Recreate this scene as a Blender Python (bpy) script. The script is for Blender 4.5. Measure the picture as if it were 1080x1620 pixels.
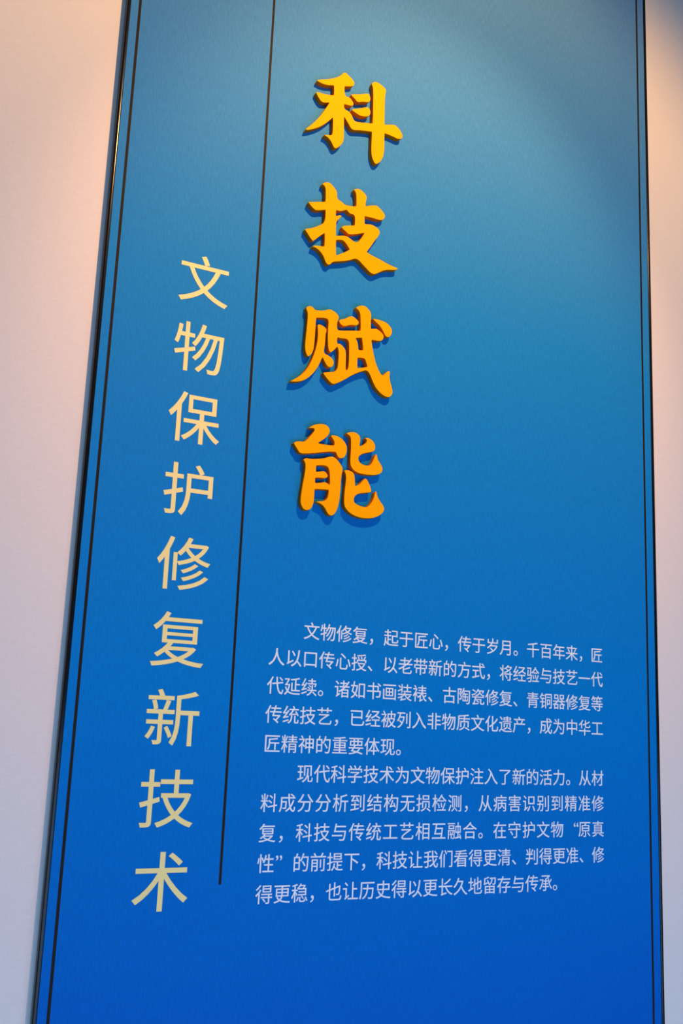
import bpy, bmesh, math
from mathutils import Matrix, Vector

for o in list(bpy.data.objects):
    bpy.data.objects.remove(o)
SC = bpy.context.scene
COL = SC.collection

# ------------------------------------------------------------------ units
# Wall drawings are laid out in "character widths" U; X right along the wall,
# Y up the wall, Z out of the wall towards the room (panel face at Z = 0).
U = 0.031
def W(X, Y, Z=0.0):
    return Vector((X * U, -Z * U, 1.5 + (Y + 4.687) * U))

# ------------------------------------------------------------------ camera
F_PX = 1629.517
CR = [(0.885845, -0.46213, 0.041417), (0.127641, 0.156903, -0.979331), (0.44608, 0.872822, 0.197978)]
CAM_P = (-21.9308, -4.6871, 50.7567)
cd = bpy.data.cameras.new('camera')
cd.sensor_fit = 'VERTICAL'; cd.sensor_height = 36.0; cd.sensor_width = 24.0
cd.lens = F_PX / 1620.0 * 36.0
cd.clip_start = 0.02
cam = bpy.data.objects.new('camera', cd); COL.objects.link(cam)
r, d, f = [Vector(v) for v in CR]
m = Matrix.Identity(4)
for i in range(3):
    m[i][0] = r[i]; m[i][1] = -d[i]; m[i][2] = -f[i]
m.translation = W(*CAM_P)
cam.matrix_world = m
SC.camera = cam

# ------------------------------------------------------------------ world, lights, exposure
SC.view_settings.view_transform = 'Standard'
SC.view_settings.look = 'None'
SC.view_settings.gamma = 1.0
SC.view_settings.use_curve_mapping = False
SC.view_settings.exposure = 0.0
w = bpy.data.worlds.new('gallery_ambient'); SC.world = w; w.use_nodes = True
w.node_tree.nodes['Background'].inputs[0].default_value = (0.36, 0.50, 0.66, 1)
w.node_tree.nodes['Background'].inputs[1].default_value = 0.20

def aim(o, target):
    o.rotation_euler = (target - o.location).to_track_quat('-Z', 'Y').to_euler()

def spot(name, pos, tgt, power, color, size_deg, blend, radius):
    l = bpy.data.lights.new(name, 'SPOT'); l.energy = power; l.color = color
    l.spot_size = math.radians(size_deg); l.spot_blend = blend; l.shadow_soft_size = radius
    o = bpy.data.objects.new(name, l); COL.objects.link(o)
    o.location = W(*pos); aim(o, W(*tgt)); return o

# warm ceiling track spot a metre out from the wall, above the panel
LAMP = (7, 51, 34)
spot('track_spotlight', LAMP, (3.5, 12, 0), 84, (1.0, 0.51, 0.16), 125, 0.5, 0.010)
# the same lamp's inner beam
spot('track_spotlight_beam', LAMP, (8, 18, 0), 68, (1.0, 0.47, 0.20), 60, 0.65, 0.010)

# large cool area light, unseen, added low down behind the visitor as blue fill
la = bpy.data.lights.new('cool_room_wash', 'AREA'); la.shape = 'RECTANGLE'; la.size = 4.0; la.size_y = 1.2
la.energy = 50; la.color = (0.33, 0.58, 1.0)
lo = bpy.data.objects.new('cool_room_wash', la); COL.objects.link(lo)
lo.location = (0.25, -2.1, 0.60); aim(lo, Vector((0.25, 0, 1.0)))

# ------------------------------------------------------------------ materials
def mat(name, color, rough=0.6, spec=0.5, metal=0.0):
    m = bpy.data.materials.new(name); m.use_nodes = True
    b = m.node_tree.nodes['Principled BSDF']
    b.inputs['Base Color'].default_value = (*color, 1); b.inputs['Roughness'].default_value = rough
    b.inputs['Specular IOR Level'].default_value = spec; b.inputs['Metallic'].default_value = metal
    return m

def nodes(m):
    return m.node_tree, m.node_tree.nodes['Principled BSDF']

def wall_material():
    m = mat('linen_wallpaper', (0.80, 0.77, 0.74), 0.9, 0.15)
    t, b = nodes(m); N = t.nodes; L = t.links
    tc = N.new('ShaderNodeTexCoord')
    hs = []
    for sc in ((900, 900, 90), (60, 60, 1100)):
        mp = N.new('ShaderNodeMapping'); mp.inputs['Scale'].default_value = sc
        L.new(tc.outputs['Object'], mp.inputs['Vector'])
        nz = N.new('ShaderNodeTexNoise'); nz.inputs['Scale'].default_value = 1.0; nz.inputs['Detail'].default_value = 2
        L.new(mp.outputs[0], nz.inputs['Vector']); hs.append(nz)
    ad = N.new('ShaderNodeMath'); ad.operation = 'ADD'
    L.new(hs[0].outputs[0], ad.inputs[0]); L.new(hs[1].outputs[0], ad.inputs[1])
    mx = N.new('ShaderNodeMix'); mx.data_type = 'RGBA'
    mr = N.new('ShaderNodeMapRange'); mr.inputs[1].default_value = 0.6; mr.inputs[2].default_value = 1.4
    L.new(ad.outputs[0], mr.inputs[0]); L.new(mr.outputs[0], mx.inputs[0])
    mx.inputs[6].default_value = (0.76, 0.73, 0.70, 1); mx.inputs[7].default_value = (0.84, 0.81, 0.78, 1)
    L.new(mx.outputs[2], b.inputs['Base Color'])
    bp = N.new('ShaderNodeBump'); bp.inputs['Strength'].default_value = 0.12; bp.inputs['Distance'].default_value = 0.0006
    L.new(ad.outputs[0], bp.inputs['Height']); L.new(bp.outputs[0], b.inputs['Normal'])
    return m

def print_material():
    m = mat('blue_printed_sheet', (0.02, 0.15, 0.5), 0.6, 0.06)
    t, b = nodes(m); N = t.nodes; L = t.links
    tc = N.new('ShaderNodeTexCoord')
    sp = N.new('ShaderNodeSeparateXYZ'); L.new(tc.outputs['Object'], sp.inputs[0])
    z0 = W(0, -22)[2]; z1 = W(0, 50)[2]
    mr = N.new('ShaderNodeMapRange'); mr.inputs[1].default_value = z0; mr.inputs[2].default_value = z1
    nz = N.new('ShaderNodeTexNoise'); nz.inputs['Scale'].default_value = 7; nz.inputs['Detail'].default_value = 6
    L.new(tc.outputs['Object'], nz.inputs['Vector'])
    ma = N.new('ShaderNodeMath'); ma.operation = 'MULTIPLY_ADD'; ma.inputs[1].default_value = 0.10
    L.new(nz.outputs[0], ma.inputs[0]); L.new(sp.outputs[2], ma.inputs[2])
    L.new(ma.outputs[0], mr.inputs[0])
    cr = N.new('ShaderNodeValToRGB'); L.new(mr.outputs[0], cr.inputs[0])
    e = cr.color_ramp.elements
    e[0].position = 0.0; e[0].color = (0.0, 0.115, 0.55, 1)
    e[1].position = 1.0; e[1].color = (0.092, 0.25, 0.53, 1)  # lighter artwork top, with lamp haze painted in as extra red
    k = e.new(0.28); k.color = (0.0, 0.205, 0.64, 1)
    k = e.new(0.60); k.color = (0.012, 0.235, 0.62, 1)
    # faint vertical fibre of the printed film
    mp = N.new('ShaderNodeMapping'); mp.inputs['Scale'].default_value = (420, 420, 70)
    L.new(tc.outputs['Object'], mp.inputs['Vector'])
    n3 = N.new('ShaderNodeTexNoise'); n3.inputs['Scale'].default_value = 1.0; n3.inputs['Detail'].default_value = 3
    L.new(mp.outputs[0], n3.inputs['Vector'])
    m3 = N.new('ShaderNodeMapRange'); m3.inputs[1].default_value = 0.3; m3.inputs[2].default_value = 0.7
    m3.inputs[3].default_value = 0.91; m3.inputs[4].default_value = 1.09
    L.new(n3.outputs[0], m3.inputs[0])
    vm = N.new('ShaderNodeVectorMath'); vm.operation = 'SCALE'
    L.new(cr.outputs[0], vm.inputs[0]); L.new(m3.outputs[0], vm.inputs['Scale'])
    L.new(vm.outputs[0], b.inputs['Base Color'])
    n2 = N.new('ShaderNodeTexNoise'); n2.inputs['Scale'].default_value = 260; n2.inputs['Detail'].default_value = 3
    L.new(tc.outputs['Object'], n2.inputs['Vector'])
    bp = N.new('ShaderNodeBump'); bp.inputs['Strength'].default_value = 0.15; bp.inputs['Distance'].default_value = 0.0005
    L.new(n2.outputs[0], bp.inputs['Height']); L.new(bp.outputs[0], b.inputs['Normal'])
    return m

M_WALL = wall_material()
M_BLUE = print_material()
M_CORE = mat('pale_grey_board_edge', (0.62, 0.66, 0.70), 0.6, 0.3)
M_FRAME = mat('black_anodised_trim', (0.005, 0.005, 0.006), 0.2, 0.3)
M_LINE = mat('dark_brown_ink', (0.016, 0.014, 0.010), 0.6, 0.1)
M_CREAM = mat('pale_yellow_ink', (0.90, 0.82, 0.36), 0.7, 0.1)
M_WHITE = mat('white_ink', (0.76, 0.88, 0.96), 0.7, 0.1)
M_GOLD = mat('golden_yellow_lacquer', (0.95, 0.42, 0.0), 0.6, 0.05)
M_GOLD_SHADE = mat('golden_lacquer_shaded_side', (0.62, 0.17, 0.0), 0.6, 0.05)  # side faces of the letters, shade painted in as a darker orange
M_CEIL = mat('dark_ceiling_paint', (0.05, 0.05, 0.055), 0.9)
M_FLOOR = mat('grey_stone_floor', (0.22, 0.21, 0.20), 0.4)

# ------------------------------------------------------------------ helpers
def link_mesh(name, me, material, parent=None):
    o = bpy.data.objects.new(name, me); COL.objects.link(o)
    if material: me.materials.clear(); me.materials.append(material)
    if parent: o.parent = parent
    return o

def box(name, lo, hi, material, parent=None, bevel=0.0):
    """lo, hi in world metres"""
    bm = bmesh.new(); bmesh.ops.create_cube(bm, size=1.0)
    for v in bm.verts:
        v.co = Vector([(lo[i] + hi[i]) / 2 + v.co[i] * (hi[i] - lo[i]) for i in range(3)])
    if bevel:
        bmesh.ops.bevel(bm, geom=bm.edges[:], offset=bevel, segments=3, affect='EDGES', profile=0.5)
        for f in bm.faces: f.smooth = True
    bmesh.ops.recalc_face_normals(bm, faces=bm.faces[:])
    me = bpy.data.meshes.new(name); bm.to_mesh(me); bm.free()
    return link_mesh(name, me, material, parent)

def pbox(name, X0, X1, z0, z1, Z0, Z1, material, parent=None, bevel=0.0):
    """X in U, z in metres of height, Z out from the panel face in U"""
    return box(name, (X0 * U, -Z1 * U, z0), (X1 * U, -Z0 * U, z1), material, parent, bevel)

def curve_to_mesh(cu, name):
    tmp = bpy.data.objects.new('tmp', cu); COL.objects.link(tmp)
    dg = bpy.context.evaluated_depsgraph_get()
    me = bpy.data.meshes.new_from_object(tmp.evaluated_get(dg))
    bpy.data.objects.remove(tmp); me.name = name
    return me

GLYPH = {}
def glyph(ch, weight):
    k = (ch, weight)
    if k not in GLYPH:
        cu = bpy.data.curves.new('g', 'FONT'); cu.body = ch; cu.size = 1.0; cu.offset = weight
        cu.resolution_u = 4
        me = curve_to_mesh(cu, 'g')
        GLYPH[k] = ([v.co.copy() for v in me.vertices], [tuple(p.vertices) for p in me.polygons])
        bpy.data.meshes.remove(me); bpy.data.curves.remove(cu)
    return GLYPH[k]

PRINT = {}
def printed(name, ch, X, Y, size, material, parent, weight, strike, Z=0.012):
    """one flat printed character, em box centred on X, Y (in U); equal characters share their mesh"""
    k = (ch, size, weight)
    if k not in PRINT:
        v, f = glyph(ch, weight)
        vs, fs = [], []
        for n, (dx, dy) in enumerate([(0, 0)] + ([(strike, strike * .6), (-strike, strike * .6), (strike, -strike * .6), (-strike, -strike * .6)] if strike else [])):
            b = len(vs)
            vs += [((c.x - 0.5 + dx) * size * U, -n * 2e-6, (c.y - 0.38 + dy) * size * U) for c in v]
            fs += [tuple(b + i for i in p) for p in f]
        me = bpy.data.meshes.new(name); me.from_pydata(vs, [], fs); me.update()
        if me.polygons[0].normal.y > 0: me.flip_normals()
        me.materials.append(material)
        PRINT[k] = me
    o = bpy.data.objects.new(name, PRINT[k]); COL.objects.link(o)
    o.parent = parent; o.location = W(X, Y, Z)
    return o

def tag(o, label, cat, group=None):
    o['label'] = label; o['category'] = cat
    if group: o['group'] = group
    return o

# ------------------------------------------------------------------ room
Z_WALL = -0.40                      # wall plane behind the panel face, in U
yw = -Z_WALL * U
H = 4.0
wb = box('wall_back', (-17.12 * U, yw, 0), (3.2, yw + 0.12, H), M_WALL); wb['kind'] = 'structure'
wl = box('wall_left', (-3.2, yw + 0.02, 0), (-17.12 * U, yw + 0.12, H), mat('dark_blue_grey_wall', (0.05, 0.055, 0.08), 0.8)); wl['kind'] = 'structure'
fl = box('floor', (-3.2, -4.2, -0.1), (3.2, yw + 0.12, 0), M_FLOOR); fl['kind'] = 'structure'

# ------------------------------------------------------------------ panel
PB, PT = 0.12, 3.80
panel = bpy.data.objects.new('exhibition_panel', None); COL.objects.link(panel)
tag(panel, 'tall blue exhibition text panel with black side trims and printed Chinese writing on pale wall', 'panel')
XL, XR = -10.55, 27.55
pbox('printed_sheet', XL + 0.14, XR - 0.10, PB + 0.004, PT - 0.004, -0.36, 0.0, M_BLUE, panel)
for s, (a, b) in (('left', (XL - 0.06, XL + 0.16)), ('right', (XR - 0.13, XR + 0.11))):
    pbox('edge_trim', a, b, PB - 0.004, PT + 0.004, -0.38, 0.06, M_FRAME, panel, bevel=0.0022)
# printed hairlines
def vline(X, w, Y0, Y1):
    vs = [W(X - w / 2, Y0, 0.01), W(X + w / 2, Y0, 0.01), W(X + w / 2, Y1, 0.01), W(X - w / 2, Y1, 0.01)]
    me = bpy.data.meshes.new('printed_line'); me.from_pydata([tuple(v) for v in vs], [], [(0, 1, 2, 3)]); me.update()
    link_mesh('printed_line', me, M_LINE, panel)
Yb = (PB + 0.02 - 1.5) / U - 4.687; Yt = (PT - 0.02 - 1.5) / U - 4.687
vline(-9.886, 0.15, Yb, Yt)
vline(26.77, 0.15, Yb, Yt)
vline(-1.94, 0.14, -13.0, Yt)

# vertical subtitle
for i, ch in enumerate('文物保护修复新技术'):
    printed('subtitle_character', ch, -5.015, 18.591 - i * 3.9185, 3.0, M_CREAM, panel, 0.0, 0.004)

# body text: 23 columns, line pitch 1.506
LINES = ['　　文物修复，起于匠心，传于岁月。千百年来，匠',
         '人以口传心授、以老带新的方式，将经验与技艺一代',
         '代延续。诸如书画装裱、古陶瓷修复、青铜器修复等',
         '传统技艺，已经被列入非物质文化遗产，成为中华工',
         '匠精神的重要体现。',
         '　　现代科学技术为文物保护注入了新的活力。从材',
         '料成分分析到结构无损检测，从病害识别到精准修',
         '复，科技与传统工艺相互融合。在守护文物“原真',
         '性”的前提下，科技让我们看得更清、判得更准、修',
         '得更稳，也让历史得以更长久地留存与传承。']
for li, s in enumerate(LINES):
    pitch = 22.0 / 21.0 if len(s) == 22 else 1.0
    if li == 9: pitch = 1.0
    row = bpy.data.objects.new('text_line', None); COL.objects.link(row); row.parent = panel
    for ci, ch in enumerate(s):
        if ch == '　': continue
        X = 0.5 + ci * pitch
        Y = -li * 1.5061
        if ch == '“': X += 0.68; Y += 0.07
        if ch == '”': X += 0.02; Y += 0.07
        printed('printed_character', ch, X, Y, 1.0, M_WHITE, row, 0.0, 0.004)

# ------------------------------------------------------------------ raised golden characters
# brush outlines traced from the photograph (6 units per pixel), converted to real coordinates on the letters' common front plane;
# each stroke is a solid slab standing on the panel face
T_LET = 0.38
def to_plane(px, py, Z):
    a, b = (px - 540) / F_PX, (py - 810) / F_PX
    dr = Vector((r * a + d * b + f))                    # world direction
    # world -> panel axes: X = x, Y = z, Z = -y
    dX, dY, dZ = dr.x, dr.z, -dr.y
    k = (Z - CAM_P[2]) / dZ
    return CAM_P[0] + k * dX, CAM_P[1] + k * dY

def soften(pts, rounds=2):
    """cut only obtuse corners, so brush curves flow and points stay sharp"""
    for q in range(rounds):
        out = []; n = len(pts)
        for i in range(n):
            p0, p1, p2 = Vector(pts[i - 1]), Vector(pts[i]), Vector(pts[(i + 1) % n])
            a, b = p0 - p1, p2 - p1
            ang = math.degrees(a.angle(b)) if a.length > 1e-6 and b.length > 1e-6 else 180
            if 95 < ang < 176:
                out.append(tuple(p1 + a * 0.25)); out.append(tuple(p1 + b * 0.25))
            elif ang <= 95:
                k = min(0.2, 5 / max(a.length, 1e-6)), min(0.2, 5 / max(b.length, 1e-6))
                out.append(tuple(p1 + a * k[0])); out.append(tuple(p1 + b * k[1]))
            else:
                out.append(tuple(p1))
        pts = out
    return pts

def stroke_mesh(loops, ox, oy, centre):
    cu = bpy.data.curves.new('stroke', 'CURVE'); cu.dimensions = '2D'; cu.fill_mode = 'BOTH'
    for lp in loops:
        q = [to_plane(ox + x / 6.0, oy + y / 6.0, T_LET) for x, y in soften(lp)]
        sp = cu.splines.new('POLY'); sp.points.add(len(q) - 1); sp.use_cyclic_u = True
        for pt, (X, Y) in zip(sp.points, q):
            pt.co = ((X - centre[0]) * U, (Y - centre[1]) * U, 0, 1)
    cu.extrude = T_LET * U / 2 - 0.0006; cu.bevel_depth = 0.0006; cu.bevel_resolution = 1; cu.offset = -0.0006
    me = curve_to_mesh(cu, 'stroke'); bpy.data.curves.remove(cu)
    for v in me.vertices:
        x, y, z = v.co
        v.co = (x, -(z + T_LET * U / 2), y)
    me.update()
    me.materials.clear(); me.materials.append(M_GOLD); me.materials.append(M_GOLD_SHADE)
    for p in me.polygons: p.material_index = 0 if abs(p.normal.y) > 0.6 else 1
    return me

CHARS = [
 ('科', (470, 100), 'golden yellow raised Chinese character 科, topmost of the four, brightest lit', [
  [[(455,84),(490,118),(530,158),(546,190),(530,222),(450,218),(450,312),(500,324),(520,352),(538,384),(525,410),(445,386),(445,432),(490,455),(518,490),(530,525),(545,550),(580,560),(718,572),(722,330),(722,235),(705,195),(735,172),(780,190),(835,238),(845,262),(832,310),(828,585),(920,580),(960,612),(1000,675),(998,715),(960,722),(910,695),(828,663),(826,860),(800,920),(770,952),(740,958),(715,910),(702,850),(710,650),(600,636),(520,635),(490,580),(445,503),(444,690),(438,748),(400,792),(365,812),(345,795),(325,745),(290,700),(252,680),(285,680),(325,685),(338,665),(340,512),(300,550),(230,598),(160,622),(100,635),(78,628),(110,602),(160,562),(215,505),(260,445),(300,385),(308,372),(255,375),(225,360),(200,320),(178,275),(200,272),(250,290),(320,303),(350,303),(350,210),(290,208),(240,195),(188,166),(200,155),(290,152),(360,140),(410,120),(430,100)]],
  [[(520,293),(600,296),(650,288),(685,290),(698,345),(682,372),(620,364),(572,372),(545,335),(512,303)]],
  [[(530,434),(600,430),(650,414),(685,425),(698,465),(686,500),(650,508),(600,500),(560,475),(516,442)]],
 ]),
 ('技', (470, 275), 'golden orange raised Chinese character 技, second from the top', [
  [[(270,78),(310,82),(345,120),(380,170),(378,240),(420,262),(455,297),(520,308),(562,308),(562,200),(552,165),(535,150),(575,138),(610,155),(650,195),(663,225),(650,270),(648,308),(740,295),(775,315),(830,380),(834,418),(798,445),(720,420),(640,400),(640,478),(700,478),(745,500),(785,540),(782,575),(740,630),(695,695),(658,742),(700,770),(780,810),(870,862),(958,898),(940,915),(860,910),(810,920),(760,945),(725,955),(690,935),(630,870),(565,798),(500,820),(430,830),(370,832),(335,835),(315,860),(290,862),(270,840),(250,780),(215,730),(175,700),(140,688),(180,678),(215,685),(260,690),(262,560),(215,590),(150,640),(125,610),(95,560),(72,526),(95,520),(150,513),(210,490),(266,460),(270,340),(180,350),(150,325),(125,295),(105,268),(130,266),(270,265),(272,140),(258,108),(235,97)],
   [(368,343),(410,355),(450,347),(468,338),(500,380),(550,388),(548,490),(440,490),(420,510),(460,545),(490,578),(560,572),(640,560),(605,622),(560,658),(500,612),(460,585),(400,587),(368,590),(368,455),(395,430),(425,398),(400,390),(368,404)],
   [(368,628),(435,625),(470,670),(500,718),(450,745),(368,775)]],
 ]),
 ('赋', (450, 470), 'orange raised Chinese character 赋, third from the top', [
  [[(210,92),(245,82),(272,98),(290,125),(370,130),(430,112),(480,140),(512,175),(518,200),(500,230),(498,310),(530,318),(610,318),(722,320),(722,250),(720,160),(705,125),(675,102),(705,84),(745,78),(780,95),(825,150),(820,220),(818,302),(875,298),(920,335),(940,362),(942,385),(925,415),(880,416),(825,405),(828,440),(845,540),(870,640),(900,710),(925,746),(955,728),(975,705),(1000,702),(995,780),(1025,880),(1025,920),(1000,950),(965,950),(910,915),(850,840),(795,690),(730,705),(650,735),(560,790),(470,830),(440,815),(400,770),(364,718),(400,712),(500,708),(512,600),(515,510),(500,468),(470,505),(435,528),(412,490),(410,330),(420,225),(400,198),(300,195),(290,350),(280,490),(255,545),(225,565),(205,540),(192,470),(205,350),(220,200),(220,140),(205,112)],
   [(505,380),(530,392),(607,396),(615,480),(608,690),(580,695),(585,512),(565,478),(530,442),(502,444),(497,405)],
   [(672,388),(735,385),(748,505),(710,505),(698,495),(696,430)],
   [(692,575),(760,578),(775,620),(788,662),(740,670),(690,676)]],
  [[(312,262),(332,257),(380,280),(403,312),(390,350),(385,450),(370,532),(420,555),(455,585),(470,620),(460,655),(430,670),(400,650),(380,610),(360,568),(330,640),(270,730),(190,790),(120,805),(50,800),(120,765),(180,720),(230,655),(270,570),(300,480),(315,400),(318,320)]],
  [[(835,202),(880,210),(970,240),(1018,298),(1022,340),(998,380),(962,380),(938,330),(905,270),(852,224)]],
  [[(525,212),(580,205),(610,185),(650,180),(698,222),(708,245),(690,272),(625,262),(575,278),(545,270),(515,235)]],
 ]),
 ('能', (450, 660), 'orange raised Chinese character 能, lowest of the four', [
  [[(230,103),(270,75),(330,62),(390,68),(425,100),(432,140),(410,180),(365,215),(315,247),(385,262),(472,268),(475,230),(440,180),(455,168),(500,178),(555,212),(590,265),(595,320),(575,375),(545,392),(510,385),(492,345),(485,328),(400,328),(300,340),(150,350),(125,310),(85,245),(110,230),(150,228),(190,235),(225,200),(270,150),(290,118),(275,102)]],
  [[(178,402),(205,385),(250,398),(370,392),(420,375),(460,372),(500,400),(548,470),(553,500),(540,560),(530,700),(520,800),(500,880),(465,932),(430,935),(405,910),(380,855),(345,822),(295,802),(330,797),(385,795),(412,762),(420,690),(350,685),(285,683),(280,800),(262,850),(245,875),(215,885),(180,875),(155,830),(150,780),(170,650),(195,520),(200,450),(190,420)],
   [(300,458),(390,456),(428,490),(431,645),(385,612),(350,622),(290,625),(290,575),(340,575),(390,582),(415,562),(400,530),(375,510),(340,515),(298,520)]],
  [[(585,152),(620,142),(665,140),(705,165),(722,200),(710,276),(748,266),(780,238),(782,215),(762,198),(800,196),(840,225),(862,270),(858,310),(840,328),(780,338),(730,350),(702,375),(700,405),(720,440),(770,460),(815,458),(840,415),(862,355),(875,350),(885,405),(925,465),(932,500),(915,535),(870,550),(790,548),(710,535),(660,510),(630,470),(622,430),(630,300),(632,190),(605,165)]],
  [[(565,508),(600,500),(640,515),(666,545),(670,655),(710,640),(740,605),(767,578),(792,602),(828,700),(815,715),(750,720),(700,725),(665,750),(655,790),(670,820),(720,845),(775,855),(805,840),(845,780),(860,705),(872,705),(885,770),(940,840),(948,880),(925,920),(860,955),(790,962),(710,955),(630,920),(580,870),(562,820),(570,700),(584,600),(582,540)]],
 ]),
]
for ch, (ox, oy), label, strokes in CHARS:
    allp = [to_plane(ox + x / 6.0, oy + y / 6.0, T_LET) for s in strokes for x, y in s[0]]
    c = ((min(q[0] for q in allp) + max(q[0] for q in allp)) / 2, min(q[1] for q in allp))
    if len(strokes) == 1:
        root = link_mesh('raised_character', stroke_mesh(strokes[0], ox, oy, c), None)
    else:
        root = bpy.data.objects.new('raised_character', None); COL.objects.link(root)
        for s in strokes:
            link_mesh('stroke_piece', stroke_mesh(s, ox, oy, c), None, root)
    root.location = W(c[0], c[1], 0)
    tag(root, label, 'letter', 'raised heading characters on the blue panel')
